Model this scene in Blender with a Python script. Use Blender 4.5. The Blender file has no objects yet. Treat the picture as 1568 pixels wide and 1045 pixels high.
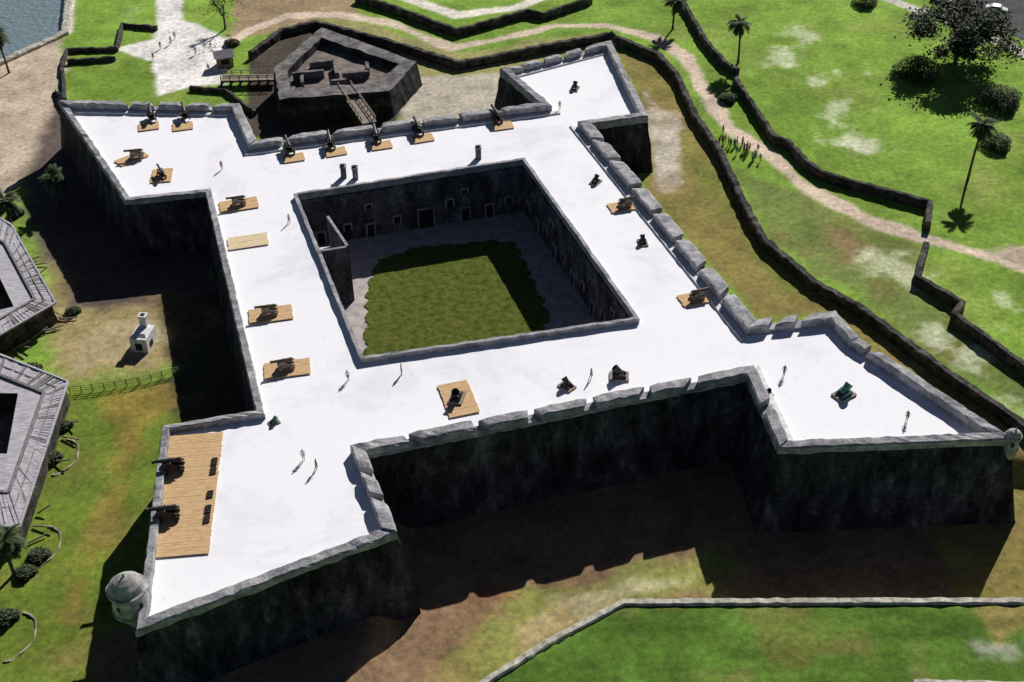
import bpy, math, random
import numpy as np
from mathutils import Vector, Matrix, noise
random.seed(7); np.random.seed(7)
scn=bpy.context.scene
# Site plan in metres: origin near the fort centre, +Y away from the viewer, deck level z=9, ground z=0.
# S(n,z,pts): image pixels back-projected through the camera to plan metres on the horizontal plane at height z.
F=1900.0; TH=math.radians(37.7)
R=Matrix.Rotation(math.radians(90)-TH,3,'X')@Matrix.Rotation(-0.017,3,'Z')
CL=Vector((0,-128,108))
def P(px,py,z):
    d=R@Vector(((px-784)/F,-(py-522.5)/F,-1)); t=(z-CL.z)/d.z; q=CL+d*t
    return (q.x,q.y)
D={}
def S(n,z,pts): D[n]=[P(a,b,z) for a,b in pts]
def B(n,s): D[n]=[(int(q.split()[0])/10,int(q.split()[1])/10) for q in s.split(',')]
B('fort','-783 693,-463 669,-414 538,53 652,-14 787,195 902,235 597,141 573,321 24,428 41,448 -19,580 -214,306 -223,290 -91,-171 -219,-127 -345,-381 -474,-421 -162,-313 -137,-469 378,-588 358')
B('court','-326 368,22 465,163 38,-190 -36')
B('stair','-302 296,-274 302,-237 221,-275 211')
B('lawn','-212 256,-203 323,-146 358,-84 364,-38 373,5 365,21 293,38 232,50 170,14 61,-129 23,-200 46')
B('turrets','-788 706,197 916,582 -212,-396 -431')
B('chim','-261 431,-242 426,-49 484')
S('ravelin',5,[(492,42),(638,95),(596,140),(428,152),(420,105)])
S('rav_in',5,[(492,58),(612,98),(575,128),(445,135),(440,108)])
S('rampbridge',1.5,[(340,120),(425,118)])
S('drawbridge',4,[(528,135),(566,190)])
S('wallA',1.6,[(383,80),(430,45),(482,32),(590,60),(702,95),(830,70),(930,52),(960,62),(1008,82),(1036,112),(1065,175),(1100,225),(1150,330),(1172,366),(1245,428),(1320,470),(1440,560),(1568,648),(1700,735)])
S('wallB1',1.6,[(545,-8),(600,8),(700,45),(808,15),(832,20),(905,-5)])
S('wallB2',1.6,[(1040,-10),(1080,60),(1112,95),(1130,105)])
S('wallB3',1.6,[(1126,118),(1186,208),(1206,215),(1235,245),(1262,264),(1425,308),(1421,340)])
S('wallB4',1.6,[(1418,372),(1405,422),(1474,462),(1462,480),(1568,556),(1700,650)])
S('lowwall1',1,[(98,150),(94,95),(102,74),(178,72),(186,35),(240,40)])
S('lowwall2',1,[(102,92),(176,86)])
S('lowwall3',1,[(290,132),(345,136),(390,170)])
S('seawall',0.8,[(-250,190),(0,92),(99,47),(112,-80)])
S('curb',0.4,[(1750,915),(1568,918),(1300,919),(955,920),(850,975),(735,1047),(600,1130)])
S('curb2',0.5,[(1400,1040),(1568,1043),(1700,1045)])
S('water',0,[(-900,-700),(120,-700),(98,50),(0,96),(-900,460)])
S('roofA',3.5,[(-60,300),(18,345),(85,465),(-10,520),(-100,470)])
S('holeA',3.5,[(-50,405),(0,425),(22,470),(-30,482)])
S('roofB',3.5,[(-60,520),(105,585),(30,808),(-70,800)])
S('holeB',3.5,[(-60,600),(28,603),(10,695),(-60,690)])
S('furnace',0,[(222,528)])
S('booth',0,[(345,100)])
S('fence',0,[(108,603),(160,597),(215,588),(275,572)])
S('gardens',0,[(92,700),(62,838),(22,975)])
S('palms',0,[(1130,97),(1482,275),(14,112),(92,315),(18,345),(22,880),(1030,45)])
S('oak',0,[(1462,98),(345,45)])
S('bushes',0,[(1405,118),(1325,8),(80,705),(1115,155),(1530,160),(100,655),(48,570),(40,880),(25,330),(112,480),(60,855),(355,70),(10,950),(1525,225)])
S('cars',0,[(1525,18),(1440,2)])
S('plat_small',9,[(228,195),(280,195),(450,243),(514,234),(584,224),(648,213),(770,194)])
S('plat_left',9,[(366,315),(380,371),(415,483),(440,566)])
S('plat_right',9,[(957,317),(1068,458)])
S('plat_tl',9,[(202,244),(248,270)])
S('plat_front',9,[(702,612)])
S('bigplat',9,[(262,665),(342,668),(318,853),(230,853)])
S('guns_back',9,[(233,184),(284,182),(443,234),(506,226),(576,216),(640,205),(760,186)])
S('guns_left',9,[(366,315),(413,483),(438,566),(210,243)])
S('guns_right',9,[(957,317),(1068,458)])
S('guns_bl',9,[(266,722),(258,795)])
S('gun_tl',9,[(248,272)])
S('mortars',9,[(880,137),(912,280),(984,373),(868,593),(948,578),(1292,606),(700,612),(1175,603)])
S('green',9,[(420,648)])
S('people',9,[(485,720),(465,705),(615,574),(533,583),(905,580),(1200,576),(1388,645),(443,342),(340,260),(857,168)])
S('people_g',0,[(235,92),(246,75),(262,68),(300,84),(320,110),(268,60),(622,352)])
S('path',0,[(270,130),(330,80),(385,45),(440,25),(520,22),(600,36),(692,74),(760,62),(850,40),(930,40),(1000,56),(1050,86),(1085,150),(1120,200),(1180,238),(1230,285),(1330,340),(1400,362),(1470,380),(1568,412),(1700,450)])
S('path2',0,[(590,-14),(700,24),(790,12),(870,-20)])
S('g_lefttan',0,[(-200,150),(100,55),(92,160),(80,235),(20,300),(-200,360)])
S('g_plaza',0,[(238,150),(300,132),(348,130),(352,60),(310,40),(278,30),(290,-60),(250,-60),(236,60),(180,75),(236,95)])
S('g_tlbrownshade',0,[(20,290),(90,160),(200,300),(320,300),(340,470),(110,470)])  # brown ground, its colour darkened where the bastion wall's shadow falls
S('g_leftmoat',0,[(80,380),(240,445),(400,450),(400,560),(110,585),(60,480)])
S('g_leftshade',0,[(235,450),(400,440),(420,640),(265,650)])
S('g_leftgrass',0,[(60,600),(400,560),(400,700),(200,1100),(-100,1100),(-100,800)])
S('g_leftstrip',0,[(180,620),(250,600),(200,800),(110,1000),(60,1045),(110,820)])
S('g_furn',0,[(150,500),(235,480),(240,560),(120,560)])
S('moatdeep',0,[(480,1180),(560,960),(600,700),(1180,640),(1600,700),(1900,860),(1900,1300),(500,1300)])
S('g_front',-2.5,[(150,1150),(150,1000),(590,860),(620,690),(1180,640),(1580,760),(1580,930),(955,960),(735,1090),(600,1180)])
S('g_frontgrass',-2.5,[(800,915),(900,880),(1075,845),(1120,930),(955,930),(870,975),(740,1060),(640,1080),(720,980)])
S('g_frontgrass2',-2.5,[(850,918),(950,893),(1060,885),(1060,898),(960,912),(880,948)])
S('g_fg3',-2.5,[(790,960),(860,930),(870,950),(800,985)])
S('g_red',-2.5,[(670,915),(740,895),(780,905),(740,925)])
S('g_lawnfr',0,[(955,924),(1750,920),(1750,1200),(600,1200),(600,1134),(735,1051)])
S('g_fr1',0,[(1180,975),(1330,955),(1300,1000),(1200,1005)])
S('g_fr2',0,[(1480,985),(1568,980),(1568,1005),(1500,1008)])
S('g_moatR',0,[(945,80),(1020,90),(1060,180),(1165,370),(1250,440),(1568,660),(1700,760),(1530,1000),(1280,480),(1160,490),(990,290),(980,160)])
S('g_moatRgreen',0,[(1040,200),(1160,380),(1250,450),(1200,450),(1100,330)])
S('g_pale',0,[(985,140),(1030,170),(1048,240),(1018,295),(1000,230)])
S('g_backmoat',0,[(640,118),(760,112),(830,165),(820,200),(600,200)])
S('g_ravmoatshade',0,[(383,95),(430,55),(482,40),(600,70),(650,130),(590,210),(370,210)])  # moat ground round the ravelin, with its shadow painted into the dark colour
S('g_backstrip',0,[(480,25),(600,45),(702,80),(830,55),(930,48),(930,70),(760,115),(640,120)])
S('g_topbrown',0,[(360,-10),(540,-10),(560,20),(440,40),(380,60),(340,60)])
S('g_between',0,[(1130,260),(1240,300),(1410,380),(1400,430),(1470,480),(1620,590),(1620,660),(1440,550),(1320,462),(1175,360)])
S('g_bbrown',0,[(1240,320),(1300,345),(1330,400),(1290,400)])
S('g_asph',0,[(1335,-60),(1800,-120),(1800,150),(1568,62),(1480,35)])
S('g_asphline',0,[(1330,-12),(1400,14),(1480,40),(1568,82),(1750,150)])
S('g_dirt',0,[(1430,365),(1520,385),(1640,375),(1640,470),(1540,400)])
S('g_walk',0,[(100,50),(112,-80)])
S('sand',0,[(1225,55),(1280,165),(1310,218),(1350,222),(1370,400),(1500,545),(1545,600),(1440,520),(1190,90),(1250,120),(1568,470)])
gx=[P(1102,212,0),P(1160,246,0)]
W=D

# ---------------- materials ----------------
def newmat(n):
    m=bpy.data.materials.new(n); m.use_nodes=True; nt=m.node_tree
    return m,nt,nt.nodes['Principled BSDF']
def mat(n,c1,c2=None,scale=3.0,rough=.85,bump=.2,metal=0,stretch=(1,1,1)):
    m,nt,b=newmat(n); N=nt.nodes; L=nt.links
    if c2 is None: c2=tuple(x*.75 for x in c1)
    tc=N.new('ShaderNodeTexCoord'); mp=N.new('ShaderNodeMapping'); mp.inputs['Scale'].default_value=stretch
    no=N.new('ShaderNodeTexNoise'); no.inputs['Scale'].default_value=scale; no.inputs['Detail'].default_value=6
    cr=N.new('ShaderNodeValToRGB'); cr.color_ramp.elements[0].position=.35; cr.color_ramp.elements[1].position=.65
    cr.color_ramp.elements[0].color=(*c2,1); cr.color_ramp.elements[1].color=(*c1,1)
    L.new(tc.outputs['Object'],mp.inputs[0]); L.new(mp.outputs[0],no.inputs[0]); L.new(no.outputs[0],cr.inputs[0]); L.new(cr.outputs[0],b.inputs['Base Color'])
    b.inputs['Roughness'].default_value=rough; b.inputs['Metallic'].default_value=metal
    if bump:
        bp=N.new('ShaderNodeBump'); bp.inputs['Strength'].default_value=bump; bp.inputs['Distance'].default_value=.05
        L.new(no.outputs[0],bp.inputs['Height']); L.new(bp.outputs[0],b.inputs['Normal'])
    return m
def stone(n,c1,c2,bw=.9,bh=.38,stain=.5,mort=.5,streak=(1,1,1),hi=1.25,sc=.45):
    m,nt,b=newmat(n); N=nt.nodes; L=nt.links
    uv=N.new('ShaderNodeUVMap'); tc=N.new('ShaderNodeTexCoord')
    dn=N.new('ShaderNodeTexNoise'); dn.inputs['Scale'].default_value=.9; L.new(tc.outputs['Object'],dn.inputs[0])
    va=N.new('ShaderNodeVectorMath'); va.operation='MULTIPLY_ADD'; va.inputs[1].default_value=(.5,.5,.5); L.new(dn.outputs['Color'],va.inputs[0]); L.new(uv.outputs[0],va.inputs[2])
    br=N.new('ShaderNodeTexBrick'); br.inputs['Scale'].default_value=1; br.inputs['Brick Width'].default_value=bw; br.inputs['Row Height'].default_value=bh
    br.inputs['Mortar Size'].default_value=.03; br.inputs['Mortar Smooth'].default_value=.6; br.inputs['Color1'].default_value=(*c1,1); br.inputs['Color2'].default_value=(*c2,1); br.inputs['Mortar'].default_value=(*[x*mort for x in c2],1)
    L.new(va.outputs[0],br.inputs['Vector'])
    mp=N.new('ShaderNodeMapping'); mp.inputs['Scale'].default_value=streak; L.new(tc.outputs['Object'],mp.inputs[0])
    no=N.new('ShaderNodeTexNoise'); no.inputs['Scale'].default_value=sc; no.inputs['Detail'].default_value=10; no.inputs['Roughness'].default_value=.75
    L.new(mp.outputs[0],no.inputs[0])
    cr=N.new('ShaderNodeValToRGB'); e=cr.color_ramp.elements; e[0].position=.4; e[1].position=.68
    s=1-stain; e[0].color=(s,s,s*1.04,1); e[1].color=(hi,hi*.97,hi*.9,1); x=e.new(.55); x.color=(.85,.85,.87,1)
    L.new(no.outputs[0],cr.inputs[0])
    mx=N.new('ShaderNodeMix'); mx.data_type='RGBA'; mx.blend_type='MULTIPLY'; mx.inputs['Factor'].default_value=1
    L.new(br.outputs[0],mx.inputs['A']); L.new(cr.outputs[0],mx.inputs['B']); L.new(mx.outputs['Result'],b.inputs['Base Color'])
    n2=N.new('ShaderNodeTexNoise'); n2.inputs['Scale'].default_value=4; n2.inputs['Detail'].default_value=8; L.new(tc.outputs['Object'],n2.inputs[0])
    bp=N.new('ShaderNodeBump'); bp.inputs['Strength'].default_value=.7; bp.inputs['Distance'].default_value=.15
    L.new(n2.outputs[0],bp.inputs['Height']); L.new(bp.outputs[0],b.inputs['Normal'])
    b.inputs['Roughness'].default_value=.95; b.inputs['Specular IOR Level'].default_value=.15
    return m
M={}
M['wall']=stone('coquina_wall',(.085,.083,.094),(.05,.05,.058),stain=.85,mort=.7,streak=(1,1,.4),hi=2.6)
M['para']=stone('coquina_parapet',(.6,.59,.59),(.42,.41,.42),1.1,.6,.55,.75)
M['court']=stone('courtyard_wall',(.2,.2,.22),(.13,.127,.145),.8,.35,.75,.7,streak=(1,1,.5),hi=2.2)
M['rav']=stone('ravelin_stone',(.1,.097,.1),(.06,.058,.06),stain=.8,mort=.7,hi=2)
M['ravtop']=stone('ravelin_coping',(.33,.31,.3),(.22,.21,.2),1.1,.6,.65,.7)
M['outer']=stone('covered_way_wall',(.15,.135,.12),(.08,.074,.07),stain=.75,mort=.7,hi=2)
M['curb']=mat('coping_stone',(.62,.59,.5),(.3,.28,.21),1.5)
M['edging']=mat('garden_stone',(.42,.37,.27),(.22,.2,.13),1.5)
M['dome']=mat('turret_plaster',(.5,.48,.45),(.22,.21,.21),1.0)
M['court_floor']=mat('courtyard_floor',(.55,.49,.46),(.34,.29,.28),.6)
M['ravfloor']=mat('ravelin_floor',(.24,.19,.16),(.11,.085,.07),.7)
M['wood']=mat('platform_timber',(.74,.5,.26),(.55,.35,.17),1.2,stretch=(1,5,1))
M['palewood']=mat('pale_timber',(.85,.7,.44),(.7,.54,.32),1.2,stretch=(1,5,1))
M['oldwood']=mat('weathered_timber',(.36,.3,.24),(.2,.16,.12),2,stretch=(1,6,1))
M['darkwood']=mat('dark_timber',(.07,.05,.04),(.03,.02,.02),3)
M['iron']=mat('cannon_iron',(.035,.035,.04),(.02,.02,.02),4,.5,.1)
M['bronze']=mat('verdigris_bronze',(.05,.2,.16),(.03,.1,.09),4,.5,.1)
M['brass']=mat('old_bronze',(.17,.12,.06),(.08,.055,.03),4,.5,.1)
M['roof']=mat('roof_boards',(.6,.57,.6),(.32,.3,.33),.8,stretch=(1,8,1))
M['roof2']=mat('roof_boards_dark',(.3,.28,.28),(.14,.13,.13),.8,stretch=(8,1,1))
M['white']=mat('whitewash',(.85,.84,.83),(.62,.6,.6),1.5)
M['black']=mat('dark_opening',(.012,.012,.014),(.006,.006,.006),3)
M['fence']=mat('fence_paint',(.3,.36,.08),(.18,.24,.06),3)
M['bark']=mat('bark',(.13,.1,.075),(.06,.045,.035),5,bump=.6)
M['leaf']=mat('oak_foliage',(.06,.085,.028),(.025,.04,.015),1.0,bump=0)
M['leaf2']=mat('oak_foliage_light',(.12,.14,.06),(.07,.09,.035),1.0,bump=0)
M['palm']=mat('palm_frond',(.08,.11,.035),(.04,.06,.02),2,bump=0)
M['skin']=mat('skin',(.5,.3,.2),None,5,bump=0)
M['hair']=mat('hair',(.04,.025,.015),None,5,bump=0)
M['shoe']=mat('shoe',(.04,.04,.04),None,5,bump=0)
M['carpaint']=mat('car_paint',(.7,.7,.72),(.65,.65,.67),5,.25,0)
M['glass']=mat('car_glass',(.02,.025,.03),None,5,.1,0)
M['tyre']=mat('tyre',(.02,.02,.02),None,5,.9,0)
def deckmat():
    m,nt,b=newmat('lime_deck'); N=nt.nodes; L=nt.links
    tc=N.new('ShaderNodeTexCoord')
    no=N.new('ShaderNodeTexNoise'); no.inputs['Scale'].default_value=.07; no.inputs['Detail'].default_value=12; no.inputs['Roughness'].default_value=.66; no.inputs['Distortion'].default_value=.4
    L.new(tc.outputs['Object'],no.inputs[0])
    cr=N.new('ShaderNodeValToRGB'); e=cr.color_ramp.elements; e[0].position=.33; e[0].color=(.8,.79,.85,1); e[1].position=.5; e[1].color=(.97,.96,.99,1)
    L.new(no.outputs[0],cr.inputs[0])
    n2=N.new('ShaderNodeTexNoise'); n2.inputs['Scale'].default_value=1.0; n2.inputs['Detail'].default_value=8; L.new(tc.outputs['Object'],n2.inputs[0])
    c2=N.new('ShaderNodeValToRGB'); c2.color_ramp.elements[0].position=.28; c2.color_ramp.elements[0].color=(.9,.88,.88,1); c2.color_ramp.elements[1].position=.38; c2.color_ramp.elements[1].color=(1,1,1,1); L.new(n2.outputs[0],c2.inputs[0])
    mx=N.new('ShaderNodeMix'); mx.data_type='RGBA'; mx.blend_type='MULTIPLY'; mx.inputs['Factor'].default_value=1
    L.new(cr.outputs[0],mx.inputs['A']); L.new(c2.outputs[0],mx.inputs['B']); L.new(mx.outputs['Result'],b.inputs['Base Color'])
    b.inputs['Roughness'].default_value=.9; return m
M['deck']=deckmat()
def grassmat(n,c1,c2,c3):
    m,nt,b=newmat(n); N=nt.nodes; L=nt.links; tc=N.new('ShaderNodeTexCoord')
    a=N.new('ShaderNodeTexNoise'); a.inputs['Scale'].default_value=.9; a.inputs['Detail'].default_value=10; a.inputs['Roughness'].default_value=.8
    L.new(tc.outputs['Object'],a.inputs[0]); cr=N.new('ShaderNodeValToRGB'); e=cr.color_ramp.elements
    e[0].position=.38;e[0].color=(*c1,1);e[1].position=.66;e[1].color=(*c3,1);x=e.new(.5);x.color=(*c2,1)
    L.new(a.outputs[0],cr.inputs[0]);L.new(cr.outputs[0],b.inputs['Base Color'])
    bp=N.new('ShaderNodeBump'); bp.inputs['Distance'].default_value=.5; bp.inputs['Strength'].default_value=1; L.new(a.outputs[0],bp.inputs['Height']); L.new(bp.outputs[0],b.inputs['Normal'])
    b.inputs['Roughness'].default_value=1; b.inputs['Specular IOR Level'].default_value=0.1
    return m
M['lawn']=grassmat('courtyard_grass',(.05,.08,.012),(.12,.165,.02),(.24,.18,.08))

# ---------------- mesh builder ----------------
class MB:
    def __init__(s): s.v=[];s.f=[];s.m=[];s.ms=[]
    def mi(s,k):
        if k not in s.ms: s.ms.append(k)
        return s.ms.index(k)
    def add(s,vs,fs,k):
        o=len(s.v); s.v+= [tuple(v) for v in vs]; s.f+=[tuple(i+o for i in f) for f in fs]; s.m+=[s.mi(k)]*len(fs)
    def box(s,c,d,k,rz=0,taper=1,ry=0):
        x,y,z=[a/2 for a in d]; vs=[]
        Mx=Matrix.Rotation(rz,3,'Z')@Matrix.Rotation(ry,3,'Y')
        for zz,t in((-z,1),(z,taper)):
            for a,b in((-x,-y),(x,-y),(x,y),(-x,y)): vs.append(Vector(c)+Mx@Vector((a*t,b*t,zz)))
        s.add(vs,[(3,2,1,0),(4,5,6,7),(0,1,5,4),(1,2,6,5),(2,3,7,6),(3,0,4,7)],k)
    def sweep(s,secs,k,cap=True):
        n=len(secs[0]); vs=[p for q in secs for p in q]; fs=[]
        for i in range(len(secs)-1):
            for j in range(n):
                a=i*n+j;b=i*n+(j+1)%n; fs.append((a,b,b+n,a+n))
        if cap: fs.append(tuple(range(n))[::-1]); fs.append(tuple((len(secs)-1)*n+j for j in range(n)))
        s.add(vs,fs,k)
    def cyl(s,p0,p1,r0,r1,k,n=8):
        p0=Vector(p0);p1=Vector(p1);d=(p1-p0).normalized(); q=d.to_track_quat('Z','Y').to_matrix()
        s.sweep([[p+q@Vector((r*math.cos(2*math.pi*j/n),r*math.sin(2*math.pi*j/n),0)) for j in range(n)] for p,r in((p0,r0),(p1,r1))],k)
    def lathe(s,prof,k,o=(0,0,0),n=16,axis=None):
        q=Matrix.Identity(3) if axis is None else Vector(axis).to_track_quat('Z','Y').to_matrix()
        s.sweep([[Vector(o)+q@Vector((r*math.cos(2*math.pi*j/n),r*math.sin(2*math.pi*j/n),z)) for j in range(n)] for r,z in prof],k)
    def tri(s,loops,z,k):
        from mathutils.geometry import tessellate_polygon
        L=[[Vector((p[0],p[1],0)) for p in l] for l in loops]; t=tessellate_polygon(L); fl=[(p.x,p.y,z) for l in L for p in l]; fs=[]
        for a,b,c in t:
            A,B_,C_=[Vector(fl[i]) for i in(a,b,c)]
            if (B_-A).cross(C_-A).z<0: b,c=c,b
            fs.append((a,b,c))
        s.add(fl,fs,k)
    def obj(s,name,loc=(0,0,0),rz=0,jit=0,smooth=False,parent=None,scale=1,jf=.8):
        v=s.v
        if jit: v=[tuple(Vector(p)+noise.noise_vector(Vector(p)*jf)*jit) for p in v]
        me=bpy.data.meshes.new(name); me.from_pydata(v,[],s.f)
        for k in s.ms: me.materials.append(M[k])
        me.polygons.foreach_set('material_index',s.m)
        if smooth: me.polygons.foreach_set('use_smooth',[True]*len(s.f))
        me.update()
        uv=me.uv_layers.new(name='UVMap')
        for p in me.polygons:
            nn=p.normal
            if abs(nn.z)>.75: T=(Vector((1,0,0)),Vector((0,1,0)))
            else:
                t=Vector((-nn.y,nn.x,0)); t.normalize(); T=(t,Vector((0,0,1)))
            for li in p.loop_indices:
                co=me.vertices[me.loops[li].vertex_index].co; uv.data[li].uv=(co.dot(T[0]),co.dot(T[1]))
        o=bpy.data.objects.new(name,me); scn.collection.objects.link(o); o.location=loc; o.rotation_euler=(0,0,rz); o.scale=(scale,)*3
        if parent: o.parent=parent
        return o
def inst(name,me,loc,rz=0,s=1):
    o=bpy.data.objects.new(name,me); scn.collection.objects.link(o); o.location=loc; o.rotation_euler=(0,0,rz); o.scale=(s,)*3; return o
def area(p): return .5*sum(p[i][0]*p[(i+1)%len(p)][1]-p[(i+1)%len(p)][0]*p[i][1] for i in range(len(p)))
def offs(p,d):
    n=len(p); d=[d]*n if not isinstance(d,(list,tuple)) else d; sg=1 if area(p)>0 else -1
    E=[]
    for i in range(n):
        a=Vector(p[i]);b=Vector(p[(i+1)%n]);t=(b-a).normalized(); nn=Vector((t.y,-t.x))*sg; E.append((a+nn*d[i],t))
    out=[]
    for i in range(n):
        a,t=E[i-1];b,u=E[i]; den=t.x*u.y-t.y*u.x
        if abs(den)<1e-3: out.append((b.x,b.y)); continue
        w=b-a; k=(w.x*u.y-w.y*u.x)/den; q=a+t*k; out.append((q.x,q.y))
    return out
def lerp(a,b,t): return (a[0]+(b[0]-a[0])*t,a[1]+(b[1]-a[1])*t)

# ---------------- fort ----------------
fort=bpy.data.objects.new('stone_fortress',None); scn.collection.objects.link(fort)
FP=W['fort']; n=len(FP)
TK=[1.6,1.6,1.8,1.4,1.6,1.3,1.3,2.2,1.8,1.6,1.6,1.2,1.5,1.5,1.5,1.3,1.0,1.0,1.0,1.0,1.0]
TZ=[10.4]*11+[10.1,10.4,10.45,10.4,10.0]+[9.9]*5
EM={0:[.38,.54,.71,.87],2:[.11,.26,.42,.56,.69,.84],4:[.15,.35,.55,.75],7:[.1,.22,.37,.5,.63,.76,.88],8:[.3,.62],10:[.12],12:[.5],13:[.156,.28,.425,.571,.708,.871],14:[.3,.62]}
IN=offs(FP,[-t for t in TK]); IN2=offs(FP,[-t-1.0 for t in TK]); BASE=offs(FP,1.6)
w=MB()
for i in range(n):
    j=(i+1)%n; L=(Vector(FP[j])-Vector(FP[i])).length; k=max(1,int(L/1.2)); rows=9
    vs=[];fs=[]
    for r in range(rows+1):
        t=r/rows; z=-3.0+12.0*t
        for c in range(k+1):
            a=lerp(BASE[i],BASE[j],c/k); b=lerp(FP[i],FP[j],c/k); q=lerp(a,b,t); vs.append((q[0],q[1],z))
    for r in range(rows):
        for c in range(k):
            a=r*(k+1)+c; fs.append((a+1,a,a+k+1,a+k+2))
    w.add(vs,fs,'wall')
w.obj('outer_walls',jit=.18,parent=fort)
pm=MB()
def para(i,a,b,z0,z1,splay=0):
    j=(i+1)%n; L=(Vector(FP[j])-Vector(FP[i])).length; k=max(1,int((b-a)*L/.9)); secs=[]; sp=splay/L
    for c in range(k+1):
        to=a+sp*(1 if a>0 else 0)+(b-a-sp*((a>0)+(b<1)))*c/k; ti=a+(b-a)*c/k
        o=lerp(FP[i],FP[j],to); q=lerp(IN[i],IN[j],ti); m1=lerp(o,q,.14); m2=lerp(o,q,.9); zz=z1+random.uniform(-.06,.05)-(.12 if c in(0,k) and splay else 0)
        secs.append([(o[0],o[1],z0),(o[0],o[1],zz-.3),(m1[0],m1[1],zz-.08),(m2[0],m2[1],zz),(q[0],q[1],zz-.1),(q[0],q[1],z0)])
    pm.sweep(secs,'para')
for i in range(n):
    L=(Vector(FP[(i+1)%n])-Vector(FP[i])).length
    if i in EM:
        para(i,0,1,8.95,9.5)
        cuts=[0]
        for f in EM[i]: cuts+=[f-.4/L,f+.4/L]
        cuts.append(1)
        for a in range(0,len(cuts),2): para(i,cuts[a],cuts[a+1],9.42,TZ[i]+random.uniform(-.06,.08),.5)
    else: para(i,0,1,8.95,TZ[i])
pm.obj('parapet',jit=.15,parent=fort,jf=1.1)
bq=MB()
for i in (0,2,4,7,12):
    j=(i+1)%n; L=(Vector(FP[j])-Vector(FP[i])).length; k=int(L/2); secs=[]
    for c in range(k+1):
        a=lerp(IN[i],IN[j],c/k); b=lerp(IN2[i],IN2[j],c/k); a=lerp(a,b,-.1); secs.append([(*a,8.98),(*a,9.3),(*b,9.28),(*b,8.98)])
    bq.sweep(secs,'white')
bq.obj('firing_step',jit=.05,parent=fort)
CT=W['court']; COUT=offs(CT,.5)
dk=MB(); dk.tri([offs(FP,[-t*.5 for t in TK]),offs(CT,.2)],9.0,'deck'); dk.obj('gun_deck',parent=fort)
cw=MB()
for i in range(4):
    j=(i+1)%4; secs=[]
    for c in range(31):
        a=lerp(CT[i],CT[j],c/30);b=lerp(COUT[i],COUT[j],c/30); z=9.8+random.uniform(-.04,.04); secs.append([(a[0],a[1],8.7),(a[0],a[1],z),(b[0],b[1],z),(b[0],b[1],8.7)])
    cw.sweep(secs,'para')
cw.obj('courtyard_coping',jit=.12,parent=fort)
cw=MB()
CI=offs(CT,.1)
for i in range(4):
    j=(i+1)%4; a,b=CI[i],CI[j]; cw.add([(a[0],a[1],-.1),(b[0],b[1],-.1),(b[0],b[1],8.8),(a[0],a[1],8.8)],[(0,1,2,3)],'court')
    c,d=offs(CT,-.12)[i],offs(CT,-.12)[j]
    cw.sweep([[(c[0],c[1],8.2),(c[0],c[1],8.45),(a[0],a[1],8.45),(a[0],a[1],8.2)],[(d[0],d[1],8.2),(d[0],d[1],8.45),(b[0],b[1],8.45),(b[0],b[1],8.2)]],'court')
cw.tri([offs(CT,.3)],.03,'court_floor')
cen=Vector((sum(q[0] for q in CT)/4,sum(q[1] for q in CT)/4))
def opening(a,b,t,w_,h,z,fr=.2):
    p=Vector(lerp(a,b,t)); d=(Vector(b)-Vector(a)).normalized(); rz=math.atan2(d.y,d.x)
    nn=Vector((-d.y,d.x)); nn*=1 if nn.dot(cen-p)>0 else -1
    c=p+nn*.1
    cw.box((c.x,c.y,z+h/2),(w_,.14,h),'black',rz)
    for sx in(-1,1):
        q=c+d*sx*(w_/2+fr/2); cw.box((q.x,q.y,z+h/2),(fr,.26,h),'court_floor',rz)
    cw.box((c.x,c.y,z+h+fr/2),(w_+2*fr,.3,fr),'court_floor',rz)
a,b=CI[0],CI[1]
for t,ww,h,z in((.08,1.2,2.3,.05),(.2,1.0,1.2,1.8),(.3,1.1,2.3,.05),(.42,1.0,1.2,1.8),(.55,2.4,3.4,.05),(.66,1.1,1.3,3.2),(.73,1.2,2.4,.05),(.84,1.1,2.3,.05),(.93,1,1.2,1.9),(.3,.9,.8,5.2),(.73,.9,.8,5.2)): opening(a,b,t,ww,h,z)
a,b=CI[1],CI[2]
for q in range(11): opening(a,b,.06+q*.088,1.1,2.3 if q%2 else 1.3,.05 if q%2 else 2.0)
for q in range(5): opening(a,b,.12+q*.18,.9,.8,5.3)
st=W['stair']; e0,e1,e2,e3=[Vector(p) for p in st]
ns=16
for k in range(ns):
    t0=k/ns;t1=(k+1)/ns; z=4.5+4.4*(t0)
    A=e0.lerp(e3,t0);B_=e1.lerp(e2,t0);C_=e1.lerp(e2,t1);Dd=e0.lerp(e3,t1)
    vs=[(q.x,q.y,zz) for zz in(0,z) for q in(A,B_,C_,Dd)]
    cw.add(vs,[(4,5,6,7),(0,1,5,4),(1,2,6,5),(2,3,7,6)],'white')
for A,B_ in((e1,e2),(e2,e3)):
    d=(B_-A).normalized(); nn=Vector((d.y,-d.x))*.4
    cw.add([(q.x,q.y,zz) for zz in(0,9.7) for q in(A,B_,B_-nn,A-nn)],[(4,5,6,7),(0,1,5,4),(1,2,6,5),(2,3,7,6),(3,0,4,7)],'court')
    cw.add([(q.x,q.y,zz) for zz in(9.7,9.85) for q in(A,B_,B_-nn,A-nn)],[(4,5,6,7),(0,1,5,4),(1,2,6,5),(2,3,7,6),(3,0,4,7)],'para')
cw.obj('courtyard_walls',parent=fort)
ch=MB()
for x,y in W['chim']:
    ch.box((x,y,9.9),(.85,.85,2.0),'court',.1); ch.box((x,y,11.0),(1.05,1.05,.22),'para',.1); ch.box((x,y,11.2),(.6,.6,.2),'black',.1)
ch.obj('chimneys',parent=fort,jit=.05)
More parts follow.
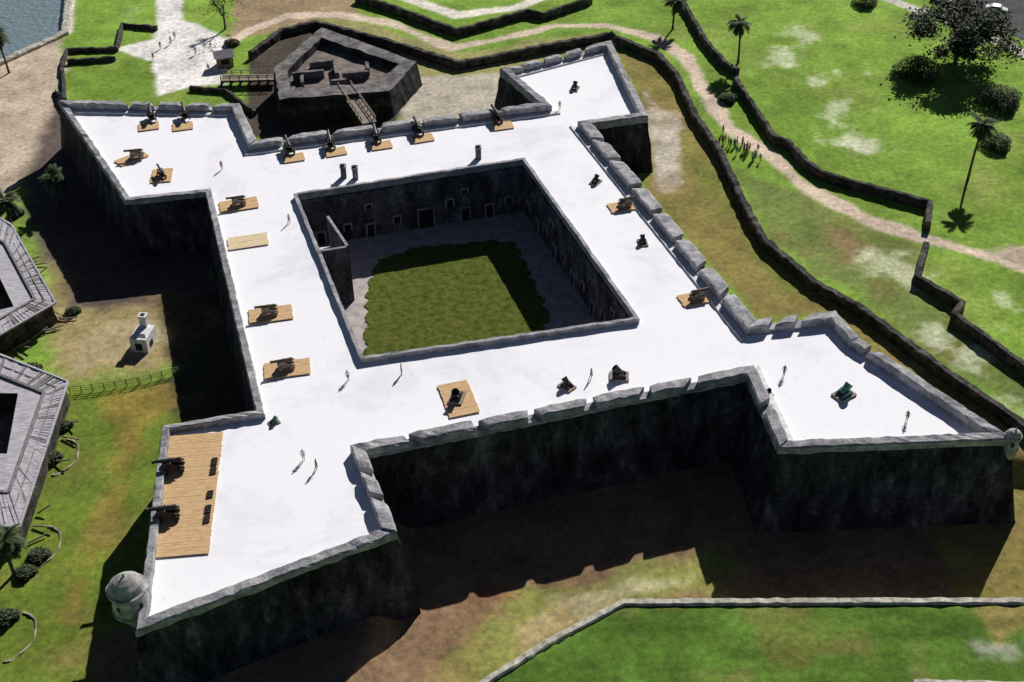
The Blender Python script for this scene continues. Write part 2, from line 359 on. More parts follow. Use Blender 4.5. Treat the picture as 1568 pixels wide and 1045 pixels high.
for q,(x,y) in enumerate(W['turrets']):
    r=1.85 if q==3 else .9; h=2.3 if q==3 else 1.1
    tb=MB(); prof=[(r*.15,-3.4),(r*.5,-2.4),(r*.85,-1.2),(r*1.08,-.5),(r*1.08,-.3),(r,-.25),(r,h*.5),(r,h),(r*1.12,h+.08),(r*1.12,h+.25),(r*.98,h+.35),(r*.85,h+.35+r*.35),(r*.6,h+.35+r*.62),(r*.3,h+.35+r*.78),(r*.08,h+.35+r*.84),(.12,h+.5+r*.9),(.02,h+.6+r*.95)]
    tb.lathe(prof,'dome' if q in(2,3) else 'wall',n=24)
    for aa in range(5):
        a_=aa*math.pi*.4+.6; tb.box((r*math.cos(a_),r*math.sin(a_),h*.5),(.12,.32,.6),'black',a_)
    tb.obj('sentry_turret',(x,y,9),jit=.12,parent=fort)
lm=MB(); lp=[]
LW=W['lawn']
for i in range(len(LW)):
    a=LW[i];b=LW[(i+1)%len(LW)]; L=(Vector(b)-Vector(a)).length; k=max(2,int(L/.3))
    d=(Vector(b)-Vector(a)).normalized(); nn=Vector((-d.y,d.x))
    for c in range(k):
        q=Vector(lerp(a,b,c/k))+nn*(abs(math.sin(c*.27+i*1.7+.8*math.sin(c*.11)))*.7+random.uniform(-.15,.2)); lp.append((q.x,q.y))
lm.tri([lp],.16,'lawn')
lm.add([(q[0],q[1],z) for z in(.0,.16) for q in lp],[(i,(i+1)%len(lp),(i+1)%len(lp)+len(lp),i+len(lp)) for i in range(len(lp))],'lawn')
lm.obj('courtyard_lawn')

# ---------------- walls ----------------
def wall(name,pts,th,h,k='outer',z0=-.1,jit=.22):
    m=MB(); pl=[]
    for i in range(len(pts)-1):
        a,b=pts[i],pts[i+1]; L=(Vector(b)-Vector(a)).length; kk=max(1,int(L/1.0))
        for c in range(kk): pl.append(lerp(a,b,c/kk))
    pl.append(pts[-1]); secs=[]
    for i,p in enumerate(pl):
        a=Vector(pl[max(0,i-1)]);b=Vector(pl[min(len(pl)-1,i+1)]); d=(b-a).normalized(); nn=Vector((-d.y,d.x))*th/2; p=Vector(p); zz=h+random.uniform(-.1,.08)
        l=p+nn;r=p-nn; secs.append([(l.x,l.y,z0),(l.x,l.y,zz-.15),((p+nn*.7).x,(p+nn*.7).y,zz),((p-nn*.7).x,(p-nn*.7).y,zz),(r.x,r.y,zz-.15),(r.x,r.y,z0)])
    m.sweep(secs,k); m.obj(name,jit=jit)
wall('counterscarp_wall',W['wallA'],1.2,1.7)
for q in('wallB1','wallB2','wallB3','wallB4'): wall('covered_way_wall',W[q],1.0,1.7)
for q in('lowwall1','lowwall2','lowwall3'): wall('low_stone_wall',W[q],.7,1.0)
wall('seawall',W['seawall'],1.6,.7,'curb'); wall('moat_retaining_wall',W['curb'],.9,.35,'curb',-2.8,.12); wall('stone_kerb',W['curb2'],.5,.3,'curb')
rv=MB(); rp=W['ravelin']; ri=W['rav_in']; rb=offs(rp,.7)
for i in range(5):
    j=(i+1)%5; K=10
    for c in range(K):
        f=lambda P_,t: lerp(P_[i],P_[j],t)
        t0,t1=c/K,(c+1)/K
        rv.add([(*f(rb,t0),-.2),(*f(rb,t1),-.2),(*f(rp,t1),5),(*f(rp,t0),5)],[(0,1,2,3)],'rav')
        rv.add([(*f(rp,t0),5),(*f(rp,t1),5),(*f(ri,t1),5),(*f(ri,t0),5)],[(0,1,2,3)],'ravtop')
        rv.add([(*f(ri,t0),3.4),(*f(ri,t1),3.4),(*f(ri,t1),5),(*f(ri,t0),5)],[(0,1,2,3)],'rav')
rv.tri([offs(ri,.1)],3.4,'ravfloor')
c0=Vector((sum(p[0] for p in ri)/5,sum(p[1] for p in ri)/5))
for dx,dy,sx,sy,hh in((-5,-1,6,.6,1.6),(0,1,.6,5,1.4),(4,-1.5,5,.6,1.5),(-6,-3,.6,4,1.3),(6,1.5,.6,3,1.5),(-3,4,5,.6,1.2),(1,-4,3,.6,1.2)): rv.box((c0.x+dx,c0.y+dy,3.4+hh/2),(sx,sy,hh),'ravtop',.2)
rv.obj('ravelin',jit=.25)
def bridge(name,a,b,z,wd):
    m=MB(); a=Vector(a);b=Vector(b);d=(b-a);L=d.length;d.normalize();rz=math.atan2(d.y,d.x); nn=Vector((-d.y,d.x))
    k=int(L/.35)
    for i in range(k):
        p=a+d*(i+.5)*L/k; m.box((p.x,p.y,z+random.uniform(-.02,.02)),(L/k*.88,wd,.1),'oldwood',rz)
    for s in(-1,1):
        p=(a+b)/2+nn*s*(wd/2-.1); m.box((p.x,p.y,z-.2),(L,.25,.25),'darkwood',rz); m.box((p.x,p.y,z+1.05),(L,.12,.12),'oldwood',rz); m.box((p.x,p.y,z+.6),(L,.08,.1),'oldwood',rz)
        for i in range(int(L/1.8)+1):
            p=a+d*min(L,i*1.8)+nn*s*(wd/2-.1); m.box((p.x,p.y,z+.5),(.16,.16,1.2),'oldwood',rz); m.box((p.x,p.y,(z-.2)/2),(.3,.3,z-.2),'darkwood',rz)
    m.obj(name)
bridge('entrance_footbridge',*W['rampbridge'],1.5,2.6); bridge('drawbridge',*W['drawbridge'],4.2,2.6)
def bldg(name,ro,ho):
    m=MB(); k=len(ro)
    m.tri([ro,ho],3.5,'roof')
    hc=Vector((sum(z[0] for z in ho)/4,sum(z[1] for z in ho)/4))
    for i in range(k):
        j=(i+1)%k; e=offs(ro,-.5); m.add([(*e[i],0),(*e[j],0),(*e[j],3.5),(*e[i],3.5)],[(0,1,2,3)],'outer')
        m.add([(*ro[i],3.38),(*ro[j],3.38),(*ro[j],3.5),(*ro[i],3.5)],[(0,1,2,3)],'roof')
        a=Vector(ro[i]);b=Vector(ro[j]);L=(b-a).length;d=(b-a)/L; rz=math.atan2(d.y,d.x)
        m.box(((a+b)/2).to_3d()+Vector((0,0,3.62)),(L,.3,.2),'roof',rz)
        a2=a.lerp(hc,.3);b2=b.lerp(hc,.3); m.box(((a2+b2)/2).to_3d()+Vector((0,0,3.66)),((b2-a2).length,.35,.24),'roof2',rz)
        a2=a.lerp(hc,.16);b2=b.lerp(hc,.16); m.box(((a2+b2)/2).to_3d()+Vector((0,0,3.6)),((b2-a2).length,.12,.12),'roof2',rz)
        for q in range(int(L/.62)):
            p=a+d*(q+.5)*.62; c=p+(hc-p)*(.3+random.uniform(-.03,.03))
            m.box((*((p+c)/2),3.55+random.uniform(-.01,.03)),((c-p).length,random.uniform(.3,.5),.06),random.choice(['roof','roof','roof','roof2']),math.atan2((c-p).y,(c-p).x)+random.uniform(-.03,.03))
    for i in range(len(ho)):
        j=(i+1)%len(ho); m.add([(*ho[i],0),(*ho[j],0),(*ho[j],3.5),(*ho[i],3.5)],[(0,1,2,3)],'darkwood')
    m.tri([ho],.3,'ravfloor')
    m.obj(name,jit=.15)
bldg('battery_building',W['roofA'],W['holeA']); bldg('battery_building',W['roofB'],W['holeB'])
lg=MB()
for A,i0 in((W['roofA'],1),(W['roofA'],2),(W['roofB'],0),(W['roofB'],1)):
    a=Vector(A[i0]);b=Vector(A[i0+1])
    for q in range(6):
        p=a.lerp(b,random.uniform(.1,1)); an=random.uniform(-.9,.9); L=random.uniform(1.5,3); lg.cyl((p.x,p.y,.3),(p.x+L*math.cos(an),p.y+L*math.sin(an),random.uniform(.1,1.2)),.14,.1,'oldwood',6)
lg.obj('timber_pile')
fm=MB(); fm.box((0,0,1.1),(2.6,3.6,2.2),'white',0,.94); fm.box((0,.2,2.35),(2.4,3.2,.4),'white',0,.6); fm.box((0,1.3,3.1),(1.1,1.1,2.2),'white',0,.85); fm.box((0,1.3,4.25),(1.2,1.2,.2),'white'); fm.box((0,1.3,4.38),(.6,.6,.1),'black'); fm.box((0,-1.76,.9),(1,.1,1.1),'black'); fm.box((1.29,-.4,.8),(.1,.9,.9),'black')
fm.obj('hot_shot_furnace',(*W['furnace'][0],0),-.15,jit=.06)
bm_=MB(); bm_.box((0,0,1.1),(3.2,2.6,2.2),'oldwood'); bm_.sweep([[(x,-1.7,2.2),(x,0,3.3),(x,1.7,2.2)] for x in(-2,2)],'roof'); bm_.box((0,-1.32,1.2),(1.6,.06,1.0),'black'); bm_.obj('ticket_booth',(*W['booth'][0],0),.3)
fe=MB(); f=W['fence']
for i in range(len(f)-1):
    a=Vector(f[i]);b=Vector(f[i+1]);L=(b-a).length
    for z in(.45,.8,1.15): fe.cyl((a.x,a.y,z),(b.x,b.y,z),.045,.045,'fence',6)
    for q in range(int(L/1.5)+1):
        p=a.lerp(b,min(1,q*1.5/L)); fe.cyl((p.x,p.y,0),(p.x,p.y,1.25),.07,.07,'fence',6)
fe.obj('pipe_fence')
for x,y in W['gardens']:
    g=MB(); secs=[]
    for q in range(33):
        a=-1.6+q*3.2/32; r=2.1; secs.append([((r+u)*math.cos(a),(r+u)*math.sin(a)*1.5,z+random.uniform(-.03,.03)) for u,z in((0,0),(0,.14),(.2,.14),(.2,0))])
    g.sweep(secs,'edging'); g.obj('garden_edging',(x,y,0),jit=.2)
# ---------------- guns ----------------
u=Vector(CT[1])-Vector(CT[0]); RZ=math.atan2(u.y,u.x)
def platform(name,x,y,lx,ly,rz,k='wood'):
    m=MB(); nb=max(4,int(ly/.32))
    for i in range(nb):
        m.box((random.uniform(-.06,.06),-ly/2+(i+.5)*ly/nb,.16+random.uniform(-.012,.012)),(lx,ly/nb*.93,.08),k)
    for sx in(-.42,0,.42): m.box((sx*lx,0,.06),(.25,ly*.96,.12),'oldwood')
    return m.obj(name,(x,y,9.0),rz)
for x,y in W['plat_small']: platform('wooden_gun_platform',x,y,3.4,2.6,RZ+random.uniform(-.04,.04))
for q,(x,y) in enumerate(W['plat_left']): platform('wooden_gun_platform',x,y,5.8,3.3,RZ-.03*q,'palewood' if q==1 else 'wood')
for x,y in W['plat_right']: platform('wooden_gun_platform',x,y,5.0,2.7,RZ)
platform('wooden_gun_platform',*W['plat_tl'][0],5.0,2.4,RZ+.45); platform('wooden_gun_platform',*W['plat_tl'][1],3.2,4.2,RZ-.15)
platform('wooden_gun_platform',*W['plat_front'][0],3.8,6.4,RZ)
bp=[Vector(p) for p in W['bigplat']]; c=sum(bp,Vector((0,0)))/4; lx=((bp[1]-bp[0]).length+(bp[2]-bp[3]).length)/2; ly=((bp[2]-bp[1]).length+(bp[3]-bp[0]).length)/2
dd=bp[0]-bp[3]; platform('wooden_gun_platform',c.x,c.y,lx,ly,math.atan2(dd.y,dd.x)-math.pi/2)
def gun(kind,bar='iron',wd='darkwood'):
    m=MB()
    if kind=='gun':
        z=1.35
        prof=[(.02,-1.55),(.09,-1.5),(.1,-1.42),(.06,-1.35),(.2,-1.28),(.27,-1.2),(.27,-.95),(.245,-.9),(.235,-.2),(.21,-.15),(.2,.6),(.17,1.35),(.18,1.4),(.22,1.5),(.22,1.62),(.1,1.63),(.09,1.2)]
        m.lathe(prof,bar,(.25,0,z),14,axis=(1,0,.05)); m.cyl((.1,-.45,z-.05),(.1,.45,z-.05),.08,.08,bar)
        for s in(-1,1):
            pr=[(-1.2,.35),(1.0,.35),(1.0,1.0),(.75,1.3),(.2,1.3),(.0,1.15),(-.4,.95),(-.8,.75),(-1.2,.6)]
            m.sweep([[(px,s*.36+o,pz) for px,pz in pr] for o in(-.07,.07)],wd)
            for wx in(-.85,.7): m.cyl((wx,s*.5,.3),(wx,s*.64,.3),.3,.3,wd,12)
        for wx in(-.85,.7): m.cyl((wx,-.7,.3),(wx,.7,.3),.07,.07,wd)
        m.box((0,0,.45),(1.8,.6,.1),wd)
    else:
        k='iron' if kind=='mortar' else 'bronze'
        m.box((0,0,.12),(2.2,1.6,.24),'oldwood')
        for s in(-1,1): m.sweep([[(px,s*.42+o,pz) for px,pz in[(-.8,.24),(.8,.24),(.6,.6),(.15,.85),(-.35,.7),(-.8,.45)]] for o in(-.1,.1)],'darkwood' if k=='iron' else k)
        m.lathe([(.05,-.5),(.25,-.45),(.33,-.3),(.33,.1),(.4,.15),(.42,.6),(.46,.65),(.46,.8),(.3,.8),(.26,.3)],k,(0,0,.8),14,axis=(.7,0,.7)); m.cyl((0,-.55,.72),(0,.55,.72),.11,.11,k)
    return m
G=gun('gun').obj('cannon',(*W['guns_back'][0],9.2),RZ+math.pi/2,scale=1.2)
for x,y in W['guns_back'][1:]: inst('cannon',G.data,(x,y,9.2),RZ+math.pi/2+random.uniform(-.08,.08),1.2)
G2=gun('gun','brass','oldwood').obj('bronze_cannon',(*W['guns_left'][0],9.2),RZ+math.pi,scale=.95)
for x,y in W['guns_left'][1:]: inst('bronze_cannon',G2.data,(x,y,9.2),RZ+math.pi+random.uniform(-.08,.08),.98)
inst('cannon',G.data,(*W['gun_tl'][0],9.2),RZ+math.pi/2+.2,.9)
for x,y in W['guns_right']: inst('bronze_cannon',G2.data,(x,y,9.2),RZ,.9)
for x,y in W['guns_bl']: inst('cannon',G.data,(x,y,9.2),RZ+math.pi-.1,1.15)
K1=gun('mortar').obj('mortar',(*W['mortars'][0],9.0),RZ+1,scale=.9); K2=gun('bronze_m').obj('bronze_mortar',(*W['mortars'][5],9),RZ+.3,scale=1.15)
for q,(x,y) in enumerate(W['mortars']):
    if q in(0,5): continue
    inst('mortar',K1.data,(x,y,9.2 if q==6 else 9.0),RZ+q*.7,(.9,.85,.85,.9,1.1,1,1.1,.6)[q])
inst('bronze_mortar',K2.data,(*W['green'][0],9),RZ+.3,.6)
m=MB(); ax=(bp[1]-bp[0]).normalized()
for base in(.22,.3,.5,.62,.7):
    for q in range(5):
        p=bp[1].lerp(bp[2],base+q*.013)-ax*.6; m.box((p.x,p.y,9.3),(.7,.1,.18),'darkwood',RZ+random.uniform(-.1,.1))
m.obj('handspike_stack')
# ---------------- people ----------------
def person(walk):
    s=.22 if walk else .03
    J=[((0,0,.95),.13,.1),((0,0,1.12),.125,.09),((0,0,1.32),.155,.1),((0,0,1.45),.06,.055),((0,-.015,1.53),.06,.06),((0,-.01,1.62),.083,.1),((0,0,1.71),.07,.085),
       ((.1,0,.88),.09,.09),((.1,-s*.5,.5),.065,.065),((.1,s*.3,.1),.04,.045),((.1,s*.3-.13,.04),.04,.03),
       ((-.1,0,.88),.09,.09),((-.1,s*.2,.5),.065,.065),((-.1,s*1.1,.1),.04,.045),((-.1,s*1.1-.13,.04),.04,.03),
       ((.19,0,1.4),.06,.06),((.24,s*.4,1.13),.042,.042),((.25,s*.2-.08,.88),.03,.03),((.25,s*.2-.1,.79),.035,.018),
       ((-.19,0,1.4),.06,.06),((-.24,-s*.4,1.13),.042,.042),((-.25,-s*.4-.08,.88),.03,.03),((-.25,-s*.4-.1,.79),.035,.018)]
    E=[(0,1),(1,2),(2,3),(3,4),(4,5),(5,6),(0,7),(7,8),(8,9),(9,10),(0,11),(11,12),(12,13),(13,14),(2,15),(15,16),(16,17),(17,18),(2,19),(19,20),(20,21),(21,22)]
    for h in(18,22):
        hx,hy,hz=J[h][0]
        for fi in range(4):
            J.append(((hx,hy-.03+fi*.02,hz-.09+abs(fi-1.5)*.008),.009,.009)); E.append((h,len(J)-1))
        J.append(((hx*.93,hy-.05,hz-.03),.01,.01)); E.append((h,len(J)-1))
    me=bpy.data.meshes.new('p'); me.from_pydata([j[0] for j in J],E,[]); o=bpy.data.objects.new('p',me); scn.collection.objects.link(o)
    o.modifiers.new('s','SKIN')
    for i,j in enumerate(J):
        d=me.skin_vertices[0].data[i]; d.radius=(j[1],j[2]); d.use_root=(i==0)
    sb=o.modifiers.new('u','SUBSURF'); sb.levels=1
    dg=bpy.context.evaluated_depsgraph_get(); r=bpy.data.meshes.new_from_object(o.evaluated_get(dg)); bpy.data.objects.remove(o)
    for k in('skin','hair','shoe','skin','skin'): r.materials.append(M[k])
    for p in r.polygons:
        x,y,z=p.center; p.use_smooth=True
        if z>1.47: mi=1 if (z>1.66 or (y>.02 and z>1.55)) else 0
        elif z<.1: mi=2
        elif abs(x)>.2 and z<1.1: mi=0
        elif z<.95: mi=4
        else: mi=3
        p.material_index=mi
    r.name='person'; return r
PM=[person(False),person(True)]
cl=[mat('cloth_%d'%i,c,None,6,bump=0) for i,c in enumerate([(.6,.6,.62),(.05,.07,.2),(.35,.05,.05),(.02,.02,.03),(.25,.3,.4),(.5,.4,.25),(.08,.08,.1)])]
def put(x,y,z):
    o=inst('person',random.choice(PM),(x,y,z),random.uniform(0,6.28),random.uniform(.95,1.05))
    for si,c in((3,random.choice(cl)),(4,random.choice([cl[1],cl[3],cl[6],cl[5]]))):
        o.material_slots[si].link='OBJECT'; o.material_slots[si].material=c
for x,y in W['people']: put(x,y,9)
for i in range(26):
    t=random.random(); q=lerp(gx[0],gx[1],t); put(q[0]+random.uniform(-1,1),q[1]+random.uniform(-2,2.5),.02)
for x,y in W['people_g']: put(x,y,.03)
# ---------------- plants ----------------
def tree(name,x,y,h,rad,nl,k=('leaf','leaf','leaf2'),leaf=.38,flat=.6,ncl=34):
    m=MB(); tips=[]
    def br(p,d,L,r,dep):
        q=p+d*L; m.cyl(p,q,r,r*.65,'bark',6)
        if dep==0: tips.append(q); return
        for i in range(3 if dep>1 else 4):
            nd=(d+Vector((random.uniform(-1,1),random.uniform(-1,1),random.uniform(-.2,.6)))*.9).normalized(); br(q,nd,L*random.uniform(.6,.85),r*.6,dep-1)
        tips.append(q)
    br(Vector((0,0,0)),Vector((.05,0,1)),h*.3,h*.035,3)
    cl=[]
    for i in range(ncl):
        a=random.uniform(0,6.28); r=rad*math.sqrt(random.random()); cl.append((Vector((r*math.cos(a),r*math.sin(a),h*.5+h*.42*(1-(r/rad)**2)*random.uniform(.6,1.1))),rad*random.uniform(.16,.3)))
    for t in tips: cl.append((t,rad*.12))
    for i in range(nl):
        c,cr=random.choice(cl); p=c+Vector((random.gauss(0,.5),random.gauss(0,.5),random.gauss(0,.5)*flat))*cr
        a=Vector((random.uniform(-1,1),random.uniform(-1,1),random.uniform(-.5,.5))).normalized(); b=a.cross(Vector((random.uniform(-1,1),random.uniform(-1,1),1))).normalized(); s=leaf*random.uniform(.6,1.3)
        m.add([p-a*s,p-b*s*.6,p+a*s,p+b*s*.6],[(0,1,2,3)],random.choice(k))
    return m.obj(name,(x,y,0))
tree('live_oak_tree',*W['oak'][0],12,10.5,28000,leaf=.34,ncl=40); tree('bare_tree',*W['oak'][1],8,5,500,leaf=.2)
def bush(x,y,r,nl=1300):
    m=MB()
    for i in range(5):
        a=random.uniform(0,6.28); m.cyl((0,0,0),(r*.6*math.cos(a),r*.6*math.sin(a),r*.8),.05,.02,'bark',5)
    nl=int(nl*max(1,r*r/4))
    for i in range(nl):
        a=random.uniform(0,6.28); q=random.random()**.5*r*(1+.25*math.sin(a*3)); p=Vector((q*math.cos(a),q*math.sin(a),random.uniform(.1,1)*r*.9*math.sqrt(max(.05,1-(q/r/1.3)**2))))
        d=Vector((random.uniform(-1,1),random.uniform(-1,1),random.uniform(-.6,.6))).normalized(); b=d.cross(Vector((.1,.3,1))).normalized(); s=.2*random.uniform(.6,1.3)
        m.add([p-d*s,p-b*s*.5,p+d*s,p+b*s*.5],[(0,1,2,3)],random.choice(['leaf','leaf','leaf2']))
    m.obj('shrub',(x,y,0))
for (x,y),r in zip(W['bushes'],(4.2,2.5,1.2,1.6,3.8,.9,1.3,1.1,1.2,1,1.2,1.5,1.3,2.6)): bush(x,y,r)
def palm(x,y,h,R_=2.4):
    m=MB(); lean=random.uniform(-.06,.06); prev=Vector((0,0,0))
    for i in range(1,9):
        t=i/8; q=Vector((lean*h*t*t,lean*.5*h*t,h*t)); m.cyl(prev,q,.24-.06*t+.04*(i==1),.23-.06*t,'bark',8); prev=q
    for i in range(38):
        a=i*2.4; el=random.uniform(-.5,1.2); L=R_*random.uniform(.8,1.1); p=prev.copy(); d=Vector((math.cos(a)*math.cos(el),math.sin(a)*math.cos(el),math.sin(el)))
        side=Vector((-math.sin(a),math.cos(a),0))
        for sgm in range(9):
            q=p+d*L/9; d=(d+Vector((0,0,-.17))).normalized(); m.add([p-side*.03,p+side*.03,q+side*.03,q-side*.03],[(0,1,2,3)],'palm')
            ll=.75*math.sin(math.pi*(sgm+1.2)/10.5)
            for s in(-1,1):
                for zz in(0,.5):
                    b=p.lerp(q,zz); tip=b+side*s*ll+d*ll*.6+Vector((0,0,-.25*ll)); m.add([b,b+d*.2,tip],[(0,1,2)],'palm')
            p=q
    m.obj('palm_tree',(x,y,0))
for (x,y),h in zip(W['palms'],(8.5,10,7.5,5,4.5,5.5,6)): palm(x,y,h,2.9)
def car(x,y,rz):
    m=MB(); prf=[(-2.2,.35),(2.2,.35),(2.25,.7),(1.3,.9),(.7,1.4),(-.9,1.42),(-1.6,.98),(-2.2,.9)]
    m.sweep([[(a*(1 if abs(s)<.9 else .98),s,b) for a,b in prf] for s in(-.85,.85)],'carpaint')
    m.box((0,0,1.15),(1.9,1.74,.34),'glass')
    for wx in(-1.4,1.4):
        for s in(-.8,.8): m.cyl((wx,s-.1,.33),(wx,s+.1,.33),.33,.33,'tyre',14)
    m.obj('parked_car',(x,y,.03),rz)
for x,y in W['cars']: car(x,y,-.4)

# ---------------- ground ----------------
xs=np.concatenate([[-4000,-1500,-600,-300,-180],np.arange(-130,130.1,.5),[180,300,600,1500,4000]])
ys=np.concatenate([[-3000,-800,-300,-120,-80],np.arange(-62,160.1,.5),[200,300,600,1500,5000]])
X,Y=np.meshgrid(xs,ys); X=X.ravel();Y=Y.ravel()
def vn(x,y,s,seed):
    rg=np.random.RandomState(seed); T=rg.rand(256,256); x=x/s;y=y/s; xi=np.floor(x).astype(int);yi=np.floor(y).astype(int);fx=x-xi;fy=y-yi; fx=fx*fx*(3-2*fx);fy=fy*fy*(3-2*fy)
    g=lambda a,b:T[a%256,b%256]
    return (g(xi,yi)*(1-fx)+g(xi+1,yi)*fx)*(1-fy)+(g(xi,yi+1)*(1-fx)+g(xi+1,yi+1)*fx)*fy-.5
def fb(s,seed): return vn(X,Y,s,seed)+.5*vn(X,Y,s/2.1,seed+1)+.3*vn(X,Y,s/4.3,seed+2)+.2*vn(X,Y,s/9,seed+3)
def dist(pts,closed):
    d=np.full(X.shape,1e9); k=len(pts)
    for i in range(k if closed else k-1):
        ax_,ay_=pts[i];bx,by=pts[(i+1)%k]; dx,dy=bx-ax_,by-ay_; t=np.clip(((X-ax_)*dx+(Y-ay_)*dy)/(dx*dx+dy*dy+1e-9),0,1); d=np.minimum(d,np.hypot(X-ax_-t*dx,Y-ay_-t*dy))
    return d
def inside(pts):
    r=np.zeros(X.shape,bool);k=len(pts)
    for i in range(k):
        x0,y0=pts[i];x1,y1=pts[(i+1)%k]
        if y0==y1: continue
        c=((y0>Y)!=(y1>Y))&(X<(x1-x0)*(Y-y0)/(y1-y0)+x0); r^=c
    return r
C=np.zeros((len(X),3)); C[:]=(.225,.37,.055)
NZ=fb(7,3)
def lay(name,col,soft=1.2,amp=1.5,kind='poly',w=2.5,op=1):
    pts=W[name]
    sd=np.where(inside(pts),1,-1)*dist(pts,True) if kind=='poly' else w/2-dist(pts,False)
    a=np.clip(.5+(sd+NZ*amp)/soft,0,1)*op; C[:]=C*(1-a[:,None])+np.array(col)*a[:,None]
def mott(col,s,seed,th,gain,op):
    a=(np.clip((fb(s,seed)-th)*gain,0,1)*op)[:,None]; C[:]=C*(1-a)+np.array(col)*a
n1=fb(25,11);n2=fb(4,21)
C*=1+.35*n1[:,None]; mott((.38,.37,.12),13,31,.15,2,.4); mott((.5,.52,.3),9,41,.4,2,.35)
lay('g_between',(.2,.26,.07),3,4);lay('g_bbrown',(.32,.2,.13),3,5,op=.7)
lay('g_topbrown',(.38,.28,.17),2,4);lay('g_backstrip',(.36,.34,.14),2,4)
lay('g_lefttan',(.58,.47,.37),2,3);lay('g_leftmoat',(.42,.34,.16),4,5);lay('g_leftgrass',(.17,.235,.035),5,6);lay('g_tlbrownshade',(.13,.1,.09),3,3);lay('g_leftshade',(.1,.09,.05),2,3);lay('g_leftstrip',(.33,.24,.06),3,6,op=.8);lay('g_furn',(.55,.45,.28),3,5,op=.7)
lay('g_front',(.28,.18,.11),2,3);lay('g_frontgrass',(.27,.28,.08),3,6);lay('g_frontgrass2',(.55,.5,.3),1.5,3);lay('g_fg3',(.5,.38,.21),1.5,3,op=.8);lay('g_red',(.34,.15,.08),2,4,op=.6)
lay('g_lawnfr',(.105,.2,.03),.4,.1)
lay('g_moatR',(.28,.24,.075),1,1);lay('g_moatRgreen',(.2,.23,.05),4,6);lay('g_pale',(.58,.52,.44),1.5,4)
lay('g_ravmoatshade',(.09,.075,.06),1,1);lay('g_backmoat',(.56,.5,.42),1.5,2)
ftm=inside(W['g_moatR'])|inside(W['g_leftgrass'])|inside(W['g_leftmoat'])|inside(W['g_between'])|inside(W['g_lawnfr'])|inside(W['g_front'])
a=(np.clip(fb(6,91)*2.2-.1,0,1)*.5*ftm)[:,None]; C[:]=C*(1-a)+np.array((.3,.2,.09))*a
st_=vn(X*.25+Y*.1,Y*1.0,1.6,55)+.5*vn(X*.2,Y,.8,56); lf=inside(W['g_lawnfr']); C[:]=C*np.where(lf,1+.5*st_,1)[:,None]
lay('g_fr1',(.24,.2,.06),4,6,op=.5);lay('g_fr2',(.5,.5,.42),1,3,op=.7)
lay('g_asph',(.1,.1,.105),.6,.2);lay('g_asphline',(.65,.61,.56),.6,.3,'line',3)
lay('g_dirt',(.58,.46,.36),1.5,3);lay('path',(.72,.58,.47),.9,1.3,'line',3.0);lay('path2',(.9,.84,.74),.9,.9,'line',3.2)
lay('g_plaza',(.92,.88,.87),1,1.2);lay('g_walk',(.7,.66,.63),.8,.4,'line',3)
for i,(sx,sy) in enumerate(W['sand']):
    rr=np.hypot((X-sx)/(6.5 if i%2 else 4),(Y-sy)/(3.5 if i%2 else 5)); a=np.clip(.9-rr+n2*2.2+NZ*1.2,0,1)*.55*(rr<1.8); C[:]=C*(1-a[:,None])+np.array((.68,.7,.52))*a[:,None]
C*=np.clip(1+.4*n2+.3*(vn(X,Y,.6,77)),.45,1.5)[:,None]
wp=inside(W['water'])
pm_=W['moatdeep']; sd=np.where(inside(pm_),1,-1)*dist(pm_,True); dep=np.clip(sd/4,0,1); dep=dep*dep*(3-2*dep)*2.5
dep=np.where(lf,0,dep)
Z=np.where(wp,-2.5,-dep)
nx,ny=len(xs),len(ys); me=bpy.data.meshes.new('ground')
idx=np.arange(nx*ny).reshape(ny,nx); q=np.stack([idx[:-1,:-1],idx[:-1,1:],idx[1:,1:],idx[1:,:-1]],-1).reshape(-1,4)
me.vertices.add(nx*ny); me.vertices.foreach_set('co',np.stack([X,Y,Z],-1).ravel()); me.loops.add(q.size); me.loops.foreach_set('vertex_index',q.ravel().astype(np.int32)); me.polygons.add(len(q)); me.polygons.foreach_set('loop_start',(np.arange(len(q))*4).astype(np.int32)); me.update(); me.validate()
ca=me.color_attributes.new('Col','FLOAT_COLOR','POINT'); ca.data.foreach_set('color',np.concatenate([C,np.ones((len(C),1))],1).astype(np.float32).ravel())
m_,nt,b=newmat('ground'); N=nt.nodes;L_=nt.links
at=N.new('ShaderNodeAttribute'); at.attribute_name='Col'; tc=N.new('ShaderNodeTexCoord'); a=N.new('ShaderNodeTexNoise'); a.inputs['Scale'].default_value=1.1; a.inputs['Detail'].default_value=10; a.inputs['Roughness'].default_value=.85
L_.new(tc.outputs['Object'],a.inputs[0]); cr=N.new('ShaderNodeValToRGB'); e=cr.color_ramp.elements; e[0].position=.38;e[0].color=(.55,.58,.55,1);e[1].position=.62;e[1].color=(1.4,1.36,1.3,1); L_.new(a.outputs[0],cr.inputs[0])
mx=N.new('ShaderNodeMix'); mx.data_type='RGBA'; mx.blend_type='MULTIPLY'; mx.inputs['Factor'].default_value=.9; L_.new(at.outputs['Color'],mx.inputs['A']);L_.new(cr.outputs[0],mx.inputs['B']);L_.new(mx.outputs['Result'],b.inputs['Base Color'])
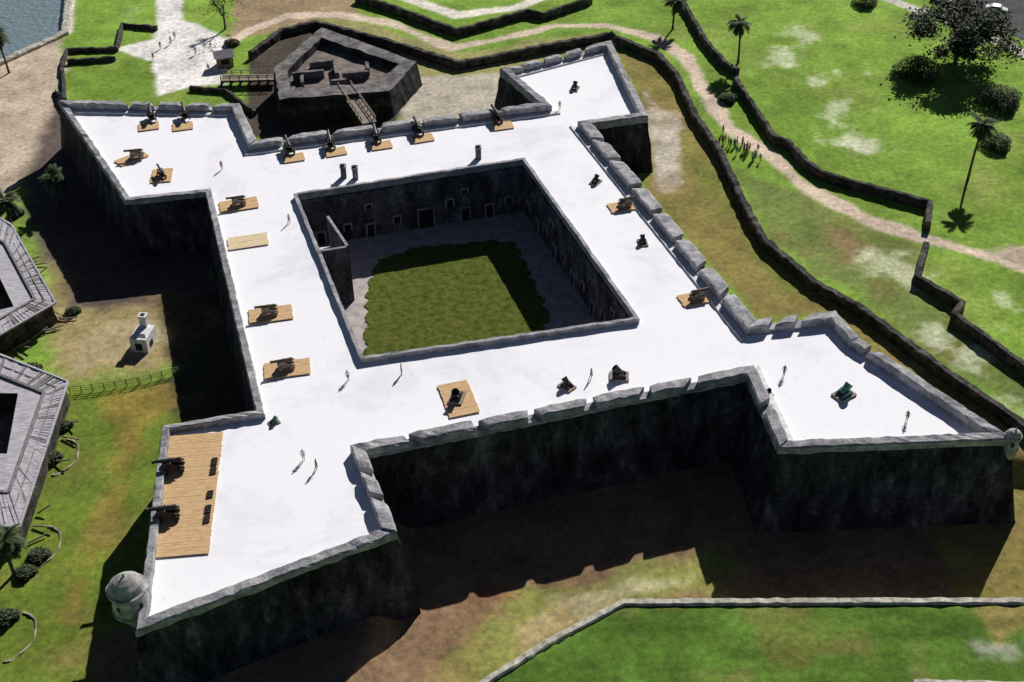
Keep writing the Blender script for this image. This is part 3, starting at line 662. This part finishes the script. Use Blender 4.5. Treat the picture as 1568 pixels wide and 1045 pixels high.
bp_=N.new('ShaderNodeBump'); bp_.inputs['Distance'].default_value=.2; bp_.inputs['Strength'].default_value=.6; L_.new(a.outputs[0],bp_.inputs['Height']);L_.new(bp_.outputs[0],b.inputs['Normal']); b.inputs['Roughness'].default_value=1; b.inputs['Specular IOR Level'].default_value=.1
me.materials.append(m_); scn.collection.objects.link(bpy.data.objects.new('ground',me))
m_,nt,b=newmat('sea_water'); b.inputs['Base Color'].default_value=(.22,.28,.3,1); b.inputs['Roughness'].default_value=.2
a=nt.nodes.new('ShaderNodeTexNoise'); a.inputs['Scale'].default_value=.9; a.inputs['Detail'].default_value=6; bb=nt.nodes.new('ShaderNodeBump'); bb.inputs['Distance'].default_value=.5; bb.inputs['Strength'].default_value=1
tc=nt.nodes.new('ShaderNodeTexCoord'); nt.links.new(tc.outputs['Object'],a.inputs[0]); nt.links.new(a.outputs[0],bb.inputs['Height']); nt.links.new(bb.outputs[0],b.inputs['Normal']); M['water']=m_
wm=MB(); wm.tri([W['water']],-.7,'water'); wm.obj('water')

# ---------------- light, camera ----------------
EL=34
d=Vector((-.45,-1,-math.hypot(.45,1)*math.tan(math.radians(EL))))
sl=bpy.data.lights.new('sun','SUN'); sl.energy=5; sl.angle=math.radians(.5); sl.color=(1,.97,.93); so=bpy.data.objects.new('sun',sl); scn.collection.objects.link(so); so.rotation_euler=d.to_track_quat('-Z','Y').to_euler()
wd=bpy.data.worlds.new('World'); scn.world=wd; wd.use_nodes=True; nt=wd.node_tree; sk=nt.nodes.new('ShaderNodeTexSky'); sk.sky_type='NISHITA'; sk.sun_disc=False; sk.sun_elevation=math.radians(EL); sk.sun_rotation=math.atan2(.45,1)
sk.air_density=.45; sk.dust_density=.2; sk.altitude=1200
nt.links.new(sk.outputs[0],nt.nodes['Background'].inputs[0]); nt.nodes['Background'].inputs[1].default_value=.05
cd=bpy.data.cameras.new('camera'); cd.sensor_width=36; cd.lens=F/1568*36; cd.clip_end=9000; co=bpy.data.objects.new('camera',cd); scn.collection.objects.link(co); co.location=CL; co.rotation_euler=R.to_euler(); scn.camera=co
scn.view_settings.view_transform='Standard'; scn.view_settings.look='None'; scn.view_settings.exposure=0
